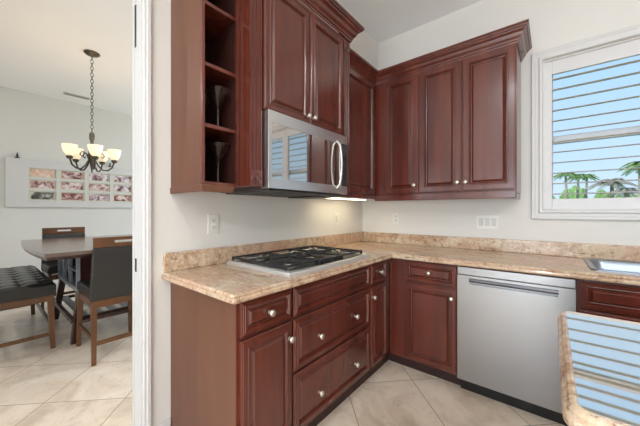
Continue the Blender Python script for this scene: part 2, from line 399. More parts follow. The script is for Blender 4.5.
# ------------------------------------------------------------------ base cabinets
def carcass(parent, x0, x1, y0, y1, axis, end_mat=None, toe=0.055, lo=0.0, hi=0.0, stile=(0.02, 0.02), rails=(0.70,), top=0.875):
    """open-topped cabinet box; axis tells which way it faces. Coordinates relative to parent"""
    ox, oy, oz = parent.location
    mb = MB(); t = 0.018
    def b(a0, a1, b0, b1, c0, c1): mb.box(a0 - ox, a1 - ox, b0 - oy, b1 - oy, c0, c1)
    if axis == 'x':
        b(x0, x1 - 0.02, y0, y0 + t, 0.105, top); b(x0, x1 - 0.02, y1 - t, y1, 0.105, top)
        b(x0, x0 + 0.006, y0 + t, y1 - t, 0.105, top); b(x0 + 0.006, x1 - 0.02, y0 + t, y1 - t, 0.105, 0.123)
        b(x1 - 0.02, x1, y0, y0 + stile[0], 0.105, top); b(x1 - 0.02, x1, y1 - stile[1], y1, 0.105, top)
        for z in (0.105, top - 0.02) + tuple(r - 0.01 for r in rails): b(x1 - 0.02, x1, y0 + stile[0], y1 - stile[1], z, z + 0.02)
    else:
        b(x0, x0 + t, y0 + 0.02, y1, 0.105, top); b(x1 - t, x1, y0 + 0.02, y1, 0.105, top)
        b(x0 + t, x1 - t, y1 - 0.006, y1, 0.105, top); b(x0 + t, x1 - t, y0 + 0.02, y1 - 0.006, 0.105, 0.123)
        b(x0, x0 + stile[0], y0, y0 + 0.02, 0.105, top); b(x1 - stile[1], x1, y0, y0 + 0.02, 0.105, top)
        for z in (0.105, top - 0.02) + tuple(r - 0.01 for r in rails): b(x0 + stile[0], x1 - stile[1], y0, y0 + 0.02, z, z + 0.02)
    mb.build('cabinet_body', M['cherry'], parent, bev=0.0015)
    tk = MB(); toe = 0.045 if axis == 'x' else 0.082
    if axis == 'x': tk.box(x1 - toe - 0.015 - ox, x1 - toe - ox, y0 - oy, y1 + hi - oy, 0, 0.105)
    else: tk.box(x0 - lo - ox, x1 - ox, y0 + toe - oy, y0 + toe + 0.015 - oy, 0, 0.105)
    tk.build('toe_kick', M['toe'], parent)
def front(name, parent, face, axis, a0, a1, z0, z1, knobs=(), fr=0.05):
    """drawer front or door from a0 to a1 along the run"""
    ox, oy, oz = parent.location
    o = (face - ox, a0 - oy, z0) if axis == 'x' else (a0 - ox, face - oy, z0)
    d = raised(o, axis, a1 - a0, z1 - z0, fr).build(name, M['cherry'], parent, smooth=False)
    for a, z in knobs:
        p = (face + 0.018 - ox, a - oy, z) if axis == 'x' else (a - ox, face - 0.018 - oy, z)
        knob(p, axis, d)
    return d
FX, FY = 0.608, -0.608
ca = empty('base_cabinet', (0.3, -1.877, 0), label='cherry base cabinet at the open left end of the counter, one drawer over one door', cat='cabinet', group='base cabinets')
carcass(ca, 0.002, FX, -2.034, -1.721, 'x')
MB().box(0.002 - 0.3, FX - 0.0005 - 0.3, -2.037 + 1.877, -2.034 + 1.877, 0.0, 0.875).build('end_panel', M['cherry_reflect'], ca)
front('drawer', ca, FX, 'x', -2.022, -1.724, 0.714, 0.862, [(-1.872, 0.785)], 0.034)
front('door', ca, FX, 'x', -2.022, -1.724, 0.120, 0.700, [(-1.748, 0.622)])
cb = empty('base_cabinet', (0.3, -1.33, 0), label='wide cherry base cabinet of deep drawers below the gas cooktop', cat='cabinet', group='base cabinets')
carcass(cb, 0.002, FX, -1.719, -0.948, 'x', rails=(0.70, 0.43))
front('false_front', cb, FX, 'x', -1.714, -0.953, 0.714, 0.862, [], 0.034)
front('drawer', cb, FX, 'x', -1.714, -0.953, 0.440, 0.700, [(-1.52, 0.560), (-1.152, 0.560)], 0.04)
front('drawer', cb, FX, 'x', -1.714, -0.953, 0.130, 0.425, [(-1.52, 0.250), (-1.152, 0.250)], 0.04)
cc = empty('base_cabinet', (0.3, -0.80, 0), label='narrow cherry base cabinet in the corner right of the cooktop drawers', cat='cabinet', group='base cabinets')
carcass(cc, 0.002, FX, -0.946, -0.6095, 'x', hi=0.083, stile=(0.02, 0.07))
front('drawer', cc, FX, 'x', -0.941, -0.685, 0.714, 0.862, [(-0.806, 0.79)], 0.034)
front('door', cc, FX, 'x', -0.941, -0.685, 0.120, 0.700, [(-0.918, 0.628)], 0.042)
cD = empty('base_cabinet', (0.86, -0.3, 0), label='cherry base cabinet between the corner and the dishwasher', cat='cabinet', group='base cabinets')
carcass(cD, 0.610, 1.117, FY, -0.002, 'y', stile=(0.125, 0.01), lo=0.046)
front('drawer', cD, FY, 'y', 0.741, 1.112, 0.714, 0.862, [(0.927, 0.793)], 0.034)
front('door', cD, FY, 'y', 0.741, 1.112, 0.120, 0.700, [(1.080, 0.638)])
ce = empty('base_cabinet', (2.2, -0.3, 0), label='cherry sink base cabinet right of the dishwasher', cat='cabinet', group='base cabinets')
carcass(ce, 1.722, 2.64, FY, -0.002, 'y')
front('false_front', ce, FY, 'y', 1.738, 2.628, 0.714, 0.862, [], 0.034)
front('door', ce, FY, 'y', 1.738, 2.178, 0.120, 0.700, [(2.15, 0.62)])
front('door', ce, FY, 'y', 2.188, 2.628, 0.120, 0.700, [(2.22, 0.62)])
cf = empty('base_cabinet', (2.95, -0.3, 0), label='cherry base cabinet at the right end beyond the sink', cat='cabinet', group='base cabinets')
carcass(cf, 2.642, 3.24, FY, -0.002, 'y')
front('door', cf, FY, 'y', 2.66, 3.225, 0.120, 0.862, [(2.70, 0.75)])

# ------------------------------------------------------------------ worktop
wt = empty('worktop', (0, 0, 0.876), label='polished beige granite counter wrapping the corner with a low backsplash', cat='countertop')
S0, S1, SF, SB = 1.80, 2.62, -0.53, -0.058     # sink cut-out
mb = MB(); z0, z1 = 0.0005, 0.038; e = 0.637
mb.box(0.001, e, -2.059, -e, z0, z1); mb.box(0.001, S0, -e, -0.001, z0, z1); mb.box(S0, S1, -e, SF, z0, z1); mb.box(S0, S1, SB, -0.001, z0, z1); mb.box(S1, 3.26, -e, -0.001, z0, z1)
prof = [(0.0, 0.038), (0.012, 0.038), (0.018, 0.036), (0.0215, 0.030), (0.0205, 0.025), (0.0195, 0.0235), (0.025, 0.021), (0.0275, 0.014), (0.0265, 0.006), (0.022, 0.001), (0.0, 0.0005)]
path = [((0.001, -2.059), (0, -1)), ((e - 0.004, -2.059), (0.25, -1)), ((e - 0.001, -2.058), (0.85, -0.85)), ((e, -2.055), (1, -0.25)), ((e, -2.04), (1, 0)), ((e, -e - 0.02), (1, 0)), ((e + 0.006, -e - 0.006), (0.75, -0.75)), ((e + 0.02, -e), (0, -1)), ((3.26, -e), (0, -1))]
mb.rings([[(p[0] + n[0] * d, p[1] + n[1] * d, z) for d, z in prof] for p, n in path])
mb.build('counter_slab', M['granite'], wt, smooth=False)
MB().box(0.001, 0.021, -2.078, -0.001, 0.038, 0.140).build('backsplash', M['granite'], wt, bev=0.004)
MB().box(0.0215, 3.26, -0.021, -0.001, 0.038, 0.140).build('backsplash', M['granite'], wt, bev=0.004)

# ------------------------------------------------------------------ gas cooktop
ck = empty('gas_cooktop', (0.345, -1.335, 0.9145), label='stainless gas cooktop with black iron grates set into the counter', cat='cooktop')
def bow(x0, x1, y0, y1, b, ins=0, n=10):
    pts = [(x0 + ins, y0 + ins), ]
    for i in range(n + 1):
        t = i / n; y = y0 + ins + (y1 - y0 - 2 * ins) * t
        pts.append((x1 - b - ins + b * (1 - (2 * t - 1) ** 2) ** 0.8, y))
    pts.append((x0 + ins, y1 - ins)); return pts
mb = MB(); sh = [(0.0, 0.0), (0.0, 0.014), (0.003, 0.019), (0.010, 0.022), (0.032, 0.022), (0.038, 0.016)]
mb.rings([[(x, y, z) for x, y in bow(-0.275, 0.290, -0.398, 0.398, 0.018, i)] for i, z in sh])
mb.build('tray', mat('tray_steel', srgb(222, 221, 219), 0.38, 0.7), ck, smooth=False)
mb = MB()
mb.rings([[(x, y, z) for x, y in bow(-0.248, 0.240, -0.366, 0.366, 0.022, 0)] for z in (0.0162, 0.0185)])
mb.build('burner_deck', M['black'], ck)
burn = [(-0.12, -0.235, 0.045), (0.115, -0.235, 0.036), (0.0, 0.0, 0.058), (-0.12, 0.235, 0.036), (0.10, 0.225, 0.045)]
for bx, by, br in burn:
    d = MB().lathe([(br * 1.15, 0.0185), (br * 1.15, 0.022), (br, 0.024), (br, 0.030)], (bx, by, 0), n=20).build('burner', M['nickel'], ck, smooth=True)
    MB().lathe([(br * 0.9, 0.030), (br * 0.92, 0.035), (br * 0.8, 0.038)], (bx, by, 0), n=20).build('burner_cap', M['iron'], d, smooth=True)
for gi, (gy0, gy1) in enumerate(((-0.378, -0.126), (-0.122, 0.122), (0.126, 0.378))):
    g = MB(); gx0, gx1 = -0.256, 0.222 + (0.012 if gi == 1 else 0)
    zt0, zt1 = 0.036, 0.047
    g.box(gx0, gx1, gy0, gy0 + 0.012, zt0, zt1); g.box(gx0, gx1, gy1 - 0.012, gy1, zt0, zt1)
    g.box(gx0, gx0 + 0.012, gy0 + 0.012, gy1 - 0.012, zt0, zt1); g.box(gx1 - 0.012, gx1, gy0 + 0.012, gy1 - 0.012, zt0, zt1)
    if gi != 1: g.box(-0.012, 0.0, gy0 + 0.012, gy1 - 0.012, zt0, zt1)
    yc = (gy0 + gy1) / 2
    for bx, by, br in burn:
        if abs(by - yc) < 0.08:
            for k in range(6 if gi == 1 else 4):
                a = math.pi / 4 + k * 2 * math.pi / (6 if gi == 1 else 4)
                L1 = 0.030; dx, dy = math.cos(a), math.sin(a)
                ext = 0.105 if gi != 1 else 0.10
                ex = max(gx0 + 0.006, min(gx1 - 0.006, bx + dx * ext * 1.25)); ey = max(gy0 + 0.006, min(gy1 - 0.006, by + dy * ext * 1.05))
                g.bar((bx + dx * L1, by + dy * L1, 0.049), (ex, ey, 0.042), 0.010, 0.010)
    for fx in (gx0 + 0.006, gx1 - 0.006):
        for fy in (gy0 + 0.006, gy1 - 0.006): g.box(fx - 0.006, fx + 0.006, fy - 0.006, fy + 0.006, 0.0187 if abs(fy) < 0.355 and abs(fx) < 0.23 else 0.0222, zt0)
    g.build('grate', M['iron'], ck, bev=0.002, seg=1)
for k in range(5):
    kx, ky = 0.222 - 0.0 * k, 0.02 + 0.062 * k
    ky = -0.104 + 0.052 * k
    kb = MB().lathe([(0.020, 0.0187), (0.020, 0.020), (0.0165, 0.022), (0.0155, 0.038), (0.013, 0.041)], (0.205, ky, 0), n=16).build('control_knob', M['iron'], ck, smooth=True)

# ------------------------------------------------------------------ dishwasher
dw = empty('dishwasher', (1.42, -0.3, 0), label='stainless steel dishwasher with a pocket bar handle, built in under the counter', cat='dishwasher')
DX0, DX1 = 1.1195, 1.7195
def db(name, m, x0, x1, y0, y1, z0, z1, bev=0.002, par=dw): return MB().box(x0 - 1.42, x1 - 1.42, y0 + 0.3, y1 + 0.3, z0, z1).build(name, m, par, bev=bev)
db('tub', M['bplastic'], DX0 + 0.004, DX1 - 0.004, -0.60, -0.03, 0.11, 0.86, 0)
d = MB()
for b in ((DX0, DX1, -0.637, -0.601, 0.108, 0.757), (DX0, DX1, -0.637, -0.601, 0.795, 0.812), (DX0, 1.195, -0.637, -0.601, 0.757, 0.795), (1.645, DX1, -0.637, -0.601, 0.757, 0.795), (1.195, 1.645, -0.610, -0.601, 0.757, 0.795)):
    d.box(b[0] - 1.42, b[1] - 1.42, b[2] + 0.3, b[3] + 0.3, b[4], b[5])
d = d.build('door_panel', M['steel'], dw)
db('control_strip', M['steel'], DX0, DX1, -0.637, -0.601, 0.8155, 0.867, 0.003)
hb = MB(); ring = [(-0.338, 0.772), (-0.352, 0.774), (-0.356, 0.784), (-0.352, 0.794), (-0.338, 0.796)]
hb.rings([[(x - 1.42, y, z) for y, z in ring] for x in (1.193, 1.647)])
hb.build('bar_handle', mat('handle_steel', srgb(96, 96, 100), 0.35, 1.0), dw)
db('toe_panel', M['bplastic'], DX0 + 0.002, DX1 - 0.002, -0.552, -0.535, 0.0, 0.105, 0)

# ------------------------------------------------------------------ sink
sk = empty('kitchen_sink', (2.21, -0.29, 0.914), label='stainless drop-in sink in the counter below the window', cat='sink')
def rr(x0, x1, y0, y1, r, n=5):
    pts = []
    for cx, cy, a0 in ((x1 - r, y1 - r, 0), (x0 + r, y1 - r, 90), (x0 + r, y0 + r, 180), (x1 - r, y0 + r, 270)):
        for i in range(n + 1):
            a = R(a0 + 90 * i / n); pts.append((cx + r * math.cos(a), cy + r * math.sin(a)))
    return pts
mb = MB()
seq = [((-0.425, 0.425, -0.255, 0.255), 0.03, 0.0008), ((-0.425, 0.425, -0.255, 0.255), 0.03, 0.005), ((-0.419, 0.419, -0.249, 0.249), 0.028, 0.008), ((-0.405, 0.405, -0.235, 0.205), 0.03, 0.006),
       ((-0.395, 0.395, -0.225, 0.195), 0.05, 0.002), ((-0.385, 0.385, -0.215, 0.185), 0.06, -0.02), ((-0.375, 0.375, -0.205, 0.175), 0.07, -0.15), ((-0.33, 0.33, -0.16, 0.13), 0.07, -0.18), ((-0.05, 0.05, -0.06, 0.03), 0.04, -0.185)]
mb.rings([[(x, y, z) for x, y in rr(*b, r)] for b, r, z in seq], False, True)
mb.build('basin', M['sinksteel'], sk, smooth=True)
fa = empty('faucet', (2.25, -0.075, 0.9205), label='chrome gooseneck faucet behind the sink, out at the right', cat='faucet')
MB().lathe([(0.026, 0), (0.026, 0.01), (0.014, 0.02), (0.013, 0.10)], n=16).build('faucet_base', M['chrome'], fa, smooth=True)
MB().tube([(0, 0, 0.1), (0, 0, 0.27), (0, -0.02, 0.33), (0, -0.07, 0.365), (0, -0.12, 0.35), (0, -0.15, 0.31), (0, -0.155, 0.27)], 0.011, 10).build('spout', M['chrome'], fa, smooth=True)
MB().tube([(0.013, 0, 0.07), (0.05, 0, 0.085), (0.09, -0.01, 0.12)], 0.006, 8).build('lever', M['chrome'], fa, smooth=True)

# ------------------------------------------------------------------ wall cabinets
CROWN = [(0.0, 0.0), (0.006, 0.0), (0.008, 0.012), (0.014, 0.016), (0.016, 0.026), (0.028, 0.040), (0.036, 0.058), (0.050, 0.070), (0.054, 0.078), (0.062, 0.080), (0.066, 0.088), (0.070, 0.090), (0.070, 0.104), (0.0, 0.104)]
def crown(path, z, parent, prof=CROWN, name='crown_moulding', k=1.0):
    """path = (x,y),(mitre dir) list"""
    ox, oy, oz = parent.location; mb = MB()
    mb.rings([[(p[0] + n[0] * d * k - ox, p[1] + n[1] * d * k - oy, z + h * k - oz) for d, h in prof] for p, n in path])
    return mb.build(name, M['cherry'], parent)
def upper(parent, x0, x1, y0, y1, z0, z1, m='cherry'):
    ox, oy, oz = parent.location
    return MB().box(x0 - ox, x1 - ox, y0 - oy, y1 - oy, z0 - oz, z1 - oz)
def udoor(parent, face, axis, a0, a1, z0, z1, kn=None, fr=0.06):
    ox, oy, oz = parent.location
    o = (face - ox, a0 - oy, z0 - oz) if axis == 'x' else (a0 - ox, face - oy, z0 - oz)
    d = raised(o, axis, a1 - a0, z1 - z0, fr).build('door', M['cherry'], parent)
    if kn:
        p = (face + 0.018 - ox, kn[0] - oy, kn[1] - oz) if axis == 'x' else (kn[0] - ox, face - 0.018 - oy, kn[1] - oz)
        knob(p, axis, d)
    return d
ZB, ZT = 1.372, 2.415
# back run, three doors
ub = empty('wall_cabinet', (0.9, -0.16, ZB), label='long cherry wall cabinet with three doors, between the corner and the window', cat='cabinet', group='wall cabinets')
upper(ub, 0.334, 1.430, -0.332, -0.001, ZB, ZT).build('cabinet_body', M['cherry'], ub, bev=0.0015)
udoor(ub, -0.332, 'y', 0.440, 0.744, 1.394, 2.405, (0.714, 1.461))
udoor(ub, -0.332, 'y', 0.750, 1.078, 1.394, 2.405, (1.052, 1.463))
udoor(ub, -0.332, 'y', 1.084, 1.424, 1.394, 2.405, (1.110, 1.461))
MB().box(0.336 - 0.9, 1.426 - 0.9, -0.350 + 0.16, -0.332 + 0.16, 1.333 - ZB, 1.388 - ZB).build('light_rail', M['cherry'], ub, bev=0.004)
MB().box(1.408 - 0.9, 1.427 - 0.9, -0.332 + 0.16, -0.003 + 0.16, 1.333 - ZB, 1.371 - ZB).build('light_rail', M['cherry'], ub, bev=0.004)
crown([((0.334, -0.334), (1, -1)), ((1.430, -0.334), (1, -1)), ((1.430, -0.002), (1, 0))], 2.406, ub)
# left wall inner cabinet, from the tall cabinet to the corner
ui = empty('wall_cabinet', (0.16, -0.6, ZB), label='cherry wall cabinet in the corner, immediately right of the microwave', cat='cabinet', group='wall cabinets')
upper(ui, 0.001, 0.332, -0.896, -0.001, ZB, ZT).build('cabinet_body', M['cherry'], ui, bev=0.0015)
udoor(ui, 0.332, 'x', -0.885, -0.372, 1.394, 2.405, None)
crown([((0.334, -0.896), (1, 0)), ((0.334, -0.334), (1, -1))], 2.406, ui)
MB().box(0.333 - 0.16, 0.351 - 0.16, -0.893 + 0.6, -0.352 + 0.6, 1.352 - ZB, 1.388 - ZB).build('light_rail', M['cherry'], ui, bev=0.003)
# middle cabinet above the microwave, with fluted pilasters
um = empty('wall_cabinet', (0.2, -1.36, 1.80), label='tall cherry cabinet over the microwave, two doors between fluted pilasters', cat='cabinet', group='wall cabinets')
upper(um, 0.001, 0.406, -1.738, -0.982, 1.785, 2.53).build('cabinet_body', M['cherry'], um, bev=0.0015)
def um_box(name, b, m='cherry', bev=0.0015):
    return MB().box(b[0] - 0.2, b[1] - 0.2, b[2] + 1.36, b[3] + 1.36, b[4] - 1.80, b[5] - 1.80).build(name, M[m], um, bev=bev)
um_box('side_panel', (0.001, 0.402, -1.825, -1.739, 1.372, 2.53))
um_box('side_panel', (0.001, 0.402, -0.981, -0.898, 1.372, 2.53))
def pilaster(y0, y1):
    z0, z1 = 1.372, 2.53; w_ = y1 - y0; ox, oy, oz = um.location
    zb, zt = z0 + 0.085, z1 - 0.085
    mb = MB(); xs = 0.4025; t = 0.016
    pts = [(xs, y0)]
    n = 3; fl = 0.017; gap = (w_ - n * fl) / (n + 1)
    pts.append((xs + t, y0)); y = y0 + gap
    for i in range(n):
        for k in range(5):
            a = math.pi * k / 4; pts.append((xs + t - 0.008 * math.sin(a), y + fl / 2 - fl / 2 * math.cos(a)))
        y += fl + gap
    pts.append((xs + t, y1)); pts.append((xs, y1))
    mb.rings([[(x - ox, yy - oy, z - oz) for x, yy in pts] for z in (zb, zt)])
    mb.box(xs - ox, xs + t + 0.004 - ox, y0 - oy, y1 - oy, z0 - oz, zb - oz); mb.box(xs - ox, xs + t + 0.004 - ox, y0 - oy, y1 - oy, zt - oz, z1 - oz)
    p = mb.build('pilaster', M['cherry'], um)
    for zc in (z0 + 0.042, z1 - 0.042):
        r = MB(); c = (xs + t + 0.004 - ox, (y0 + y1) / 2 - oy, zc - oz)
        r.torus(c, 0.029, 0.004, (1, 0, 0)); r.torus(c, 0.018, 0.004, (1, 0, 0)); r.lathe([(0.010, -0.001), (0.009, 0.004), (0.004, 0.006)], c, (1, 0, 0), 12)
        r.build('rosette', M['cherry'], p, smooth=True)
pilaster(-1.825, -1.745); pilaster(-0.978, -0.898)
udoor(um, 0.406, 'x', -1.733, -1.363, 1.792, 2.505, (-1.388, 1.838), 0.055)
udoor(um, 0.406, 'x', -1.357, -0.987, 1.792, 2.505, (-1.332, 1.838), 0.055)
um_box('frieze_board', (0.4065, 0.4205, -1.745, -0.978, 2.508, 2.53))
crown([((0.003, -1.827), (0, -1)), ((0.424, -1.827), (1, -1)), ((0.424, -0.896), (1, 1)), ((0.003, -0.896), (0, 1))], 2.5305, um, k=1.12)
# open shelf cabinet at the left end
uo = empty('open_shelf_cabinet', (0.16, -1.93, ZB), label='open-fronted cherry wall cabinet with shelves at the left end, holding martini glasses', cat='cabinet')
def uo_mb(*bs):
    mb = MB()
    for b in bs: mb.box(b[0] - 0.16, b[1] - 0.16, b[2] + 1.93, b[3] + 1.93, b[4] - ZB, b[5] - ZB)
    return mb
uo_mb((0.001, 0.318, -2.036, -2.018, 1.372, 2.53)).build('end_panel', M['cherry_reflect'], uo, bev=0.001)
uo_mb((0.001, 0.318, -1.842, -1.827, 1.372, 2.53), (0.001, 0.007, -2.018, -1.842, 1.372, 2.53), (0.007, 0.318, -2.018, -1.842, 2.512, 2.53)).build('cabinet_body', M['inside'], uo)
uo_mb((0.3185, 0.336, -2.036, -2.022, 1.372, 2.53), (0.3185, 0.336, -1.844, -1.8265, 1.372, 2.53), (0.3185, 0.336, -2.022, -1.844, 1.362, 1.385)).build('face_frame', M['cherry'], uo, bev=0.001)
uo_mb((0.007, 0.318, -2.018, -1.842, 1.366, 1.384)).build('shelf', M['cherry'], uo)
for z in (1.668, 1.964, 2.260):
    uo_mb((0.0075, 0.326, -2.0175, -1.8445, z - 0.018, z)).build('shelf', M['cherry'], uo, bev=0.001)
uo_mb((0.316, 0.340, -2.042, -1.865, 1.336, 1.371)).build('light_rail', M['cherry_reflect'], uo, bev=0.004)
uo_mb((0.002, 0.316, -2.042, -2.024, 1.336, 1.371)).build('light_rail', M['cherry_reflect'], uo, bev=0.004)

# martini glasses
def martini(loc, label):
    t = empty('martini_glass', loc, label=label, cat='glass', group='martini glasses on the open shelves')
    r, h = 0.0625, 0.205
    MB().lathe([(0.0005, 0.1165), (0.004, 0.119), (r - 0.0026, h - 0.001), (r - 0.0012, h), (r, h - 0.002), (0.0065, 0.114), (0.0035, 0.111)], n=28, cap0=False, cap1=True).torus((0, 0, h + 0.0004), r - 0.001, 0.0019, n=28, m=6).build('bowl', M['glass'], t, smooth=True)
    MB().lathe([(0.036, 0.0004), (0.0365, 0.0018), (0.010, 0.0045), (0.0042, 0.010), (0.0034, 0.06), (0.0034, 0.098), (0.0065, 0.104), (0.0034, 0.1105)], n=20).build('stem', M['glass'], t, smooth=True)
martini((0.258, -1.907, 1.6685), 'clear martini glass at the front of the upper of two shelves holding glasses')
martini((0.125, -1.93, 1.6685), 'clear martini glass at the back of the upper of two shelves holding glasses')
martini((0.258, -1.907, 1.3845), 'clear martini glass at the front of the bottom shelf')
martini((0.125, -1.93, 1.3845), 'clear martini glass at the back of the bottom shelf')

# under-cabinet light
ul = empty('under_cabinet_light', (0.16, -0.60, 1.371), label='slim lit light bar under the corner wall cabinet', cat='light')
MB().box(-0.05, 0.05, -0.24, 0.34, -0.018, -0.001).build('housing', M['plastic'], ul, bev=0.003)
MB().box(-0.035, 0.035, -0.23, 0.33, -0.022, -0.0182).build('diffuser', M['led'], ul)

# ------------------------------------------------------------------ microwave
mw = empty('microwave', (0.2, -1.36, 1.36), label='stainless over-the-range microwave with mirrored door and bowed handle', cat='microwave')
MY0, MY1, MZ0, MZ1 = -1.735, -0.985, 1.352, 1.783
def mwb(name, m, x0, x1, y0, y1, z0, z1, bev=0.002, par=None, bm=None):
    q = (bm or MB()).box(x0 - 0.2, x1 - 0.2, y0 + 1.36, y1 + 1.36, z0 - 1.36, z1 - 1.36)
    return q.build(name, m, par or mw, bev=bev)
mwb('case', mat('microwave_case', srgb(70, 62, 60), 0.4, 0.3), 0.004, 0.405, MY0, MY1, MZ0 + 0.004, MZ1 - 0.002)
DY1 = -1.070
d = MB()
for b in ((MY0, DY1, MZ0 + 0.012, MZ0 + 0.068), (MY0, DY1, MZ1 - 0.066, MZ1), (MY0, MY0 + 0.026, MZ0 + 0.068, MZ1 - 0.066), (DY1 - 0.014, DY1, MZ0 + 0.068, MZ1 - 0.066)):
    d.box(0.4055 - 0.2, 0.458 - 0.2, b[0] + 1.36, b[1] + 1.36, b[2] - 1.36, b[3] - 1.36)
d = d.build('door', M['steelh'], mw, bev=0.0015)
mwb('door_glass', M['glassdark'], 0.430, 0.4555, MY0 + 0.0262, DY1 - 0.0142, MZ0 + 0.0682, MZ1 - 0.0662, 0, d)
MB().tube([(0.457 - 0.2, DY1 - 0.045 + 1.36, 1.40 - 1.36), (0.483 - 0.2, DY1 - 0.045 + 1.36, 1.43 - 1.36), (0.493 - 0.2, DY1 - 0.045 + 1.36, 1.50 - 1.36), (0.497 - 0.2, DY1 - 0.045 + 1.36, 1.565 - 1.36), (0.493 - 0.2, DY1 - 0.045 + 1.36, 1.63 - 1.36), (0.483 - 0.2, DY1 - 0.045 + 1.36, 1.70 - 1.36), (0.457 - 0.2, DY1 - 0.045 + 1.36, 1.73 - 1.36)], 0.010, 10).build('handle', M['chrome'], d, smooth=True)
mwb('control_panel', M['steelh'], 0.4055, 0.457, DY1 + 0.002, MY1, MZ0 + 0.012, MZ1)
mwb('keypad', M['panelglass'], 0.4572, 0.4592, DY1 + 0.008, MY1 - 0.006, MZ0 + 0.068, MZ1 - 0.060, 0)
mwb('clock_display', M['black'], 0.4594, 0.4602, DY1 + 0.020, MY1 - 0.016, 1.632, 1.660, 0)
mwb('bottom_vent', M['slot'], 0.05, 0.450, MY0 + 0.004, MY1 - 0.004, MZ0 - 0.006, MZ0 + 0.0035)
mwb('grease_filter', M['bplastic'], 0.10, 0.34, -1.24, -1.02, MZ0 - 0.014, MZ0 - 0.0065)

# ------------------------------------------------------------------ outlets and switches
def plate(name, cat, label, loc, axis, w_, kind, group=None):
    t = empty(name, loc, label=label, cat=cat, group=group)
    T = frame((0, 0, 0), axis); h_ = 0.118
    def bx(a0, a1, b0, b1, c0, c1, nm, m, par=t, bev=0.001): return MB().box(a0, a1, b0, b1, c0, c1, T).build(nm, m, par, bev=bev)
    bx(-w_ / 2, w_ / 2, -h_ / 2, h_ / 2, 0.0005, 0.006, 'cover_plate', M['plastic'], bev=0.002)
    if kind == 'outlet':
        for s_ in (-0.02, 0.02):
            f = bx(-0.016, 0.016, s_ - 0.014, s_ + 0.014, 0.006, 0.0085, 'receptacle', M['plastic'], bev=0.003)
            mb = MB().box(-0.008, -0.005, s_ - 0.002, s_ + 0.008, 0.0085, 0.0092, T).box(0.005, 0.008, s_ - 0.002, s_ + 0.008, 0.0085, 0.0092, T).box(-0.0022, 0.0022, s_ - 0.010, s_ - 0.005, 0.0085, 0.0092, T)
            mb.build('slots', M['slot'], f)
    else:
        n = kind
        for i in range(n):
            c = (i - (n - 1) / 2) * 0.046
            bx(c - 0.0165, c + 0.0165, -0.033, 0.033, 0.006, 0.0095, 'rocker', M['rocker'], bev=0.002)
    return t
plate('wall_outlet', 'outlet', 'white duplex outlet on the wall left of the cooktop', (0, -1.785, 1.163), 'x', 0.072, 'outlet', 'white duplex outlets')
plate('light_switch', 'switch', 'single white rocker switch on the wall between the microwave and the corner', (0, -0.497, 1.167), 'x', 0.072, 1)
plate('wall_outlet', 'outlet', 'white duplex outlet on the back wall, right of the corner', (0.391, 0, 1.168), 'y', 0.072, 'outlet', 'white duplex outlets')
plate('light_switch', 'switch', 'wide white triple rocker switch plate under the wall cabinets, left of the window', (1.20, 0, 1.150), 'y', 0.165, 3)

# ------------------------------------------------------------------ island
isl = empty('kitchen_island', (2.5, -1.8, 0), label='kitchen island with a glossy granite top mirroring the shutters', cat='island')
IX0, IX1, IY0, IY1 = 1.652, 3.4, -2.088, -1.486
def ipt(o, r):   # rounded outline with offset o
    return rr(IX0 - o - 2.5, IX1 + o - 2.5, IY0 - o + 1.8, IY1 + o + 1.8, max(0.004, r + o), 5)
mb = MB(); iprof = [(0.0, 0.0375), (0.004, 0.0375), (0.010, 0.035), (0.0135, 0.029), (0.013, 0.024), (0.018, 0.0215), (0.0205, 0.014), (0.0195, 0.005), (0.016, 0.0), (-0.02, 0.0)]
mb.rings([[(x, y, 0.876 + z) for x, y in ipt(o, 0.022)] for o, z in iprof], True, True)
edge = mb.build('granite_edge', M['granite'], isl)
mb = MB(); mb.rings([[(x, y, z) for x, y in ipt(-0.0005, 0.022)] for z in (0.9137, 0.9145)])
mb.build('polished_top', M['polish'], isl)
MB().box(1.70 - 2.5, 3.35 - 2.5, -2.05 + 1.8, -1.53 + 1.8, 0.10, 0.8755).box(1.74 - 2.5, 3.31 - 2.5, -2.0 + 1.8, -1.60 + 1.8, 0, 0.10).build('cabinet_body', M['cherry'], isl, bev=0.002)

# ------------------------------------------------------------------ dining room: wall piece made from a door
wa = empty('photo_display', (-4.46, -1.4, 1.30), label='white glazed door hung sideways on the dining wall as a frame for photographs', cat='wall art')
AY0, AY1, AZ1 = -1.022, 1.02, 0.715
colsy = [(-0.79, -0.485), (-0.44, -0.135), (-0.09, 0.215), (0.26, 0.565)]
rowsz = [(0.100, 0.225), (0.260, 0.375), (0.415, 0.585)]
rowsz = [(0.106, 0.243), (0.279, 0.416), (0.452, 0.589)]
f = MB(); X0, X1 = 0.002, 0.042
f.box(X0, X1, AY0, colsy[0][0], 0, AZ1); f.box(X0, X1, colsy[-1][1], AY1, 0, AZ1)
f.box(X0, X1, colsy[0][0], colsy[-1][1], 0, rowsz[0][0]); f.box(X0, X1, colsy[0][0], colsy[-1][1], rowsz[-1][1], AZ1)
for a, b in zip(colsy[:-1], colsy[1:]): f.box(X0, X1 - 0.006, a[1], b[0], rowsz[0][0], rowsz[-1][1])
for a, b in zip(rowsz[:-1], rowsz[1:]):
    for c0, c1 in colsy: f.box(X0, X1 - 0.006, c0, c1, a[1], b[0])
f.build('door_slab', M['trim'], wa)
cream = mat('photo_mat_cream', srgb(214, 208, 178), 0.6)
pm = [[2, 4, 3, 4], [1, 1, 1, 3], [0, 1, 3, 3]]
for r_, (a, b) in enumerate(rowsz):
    for c_, (c0, c1) in enumerate(colsy):
        fr_ = MB().box(0.004, 0.018, c0 + 0.001, c1 - 0.001, a + 0.001, b - 0.001).build('mount', cream, wa)
        MB().box(0.0182, 0.021, c0 + 0.022, c1 - 0.022, a + 0.014, b - 0.014).build('photograph', PH[pm[r_][c_]], fr_)
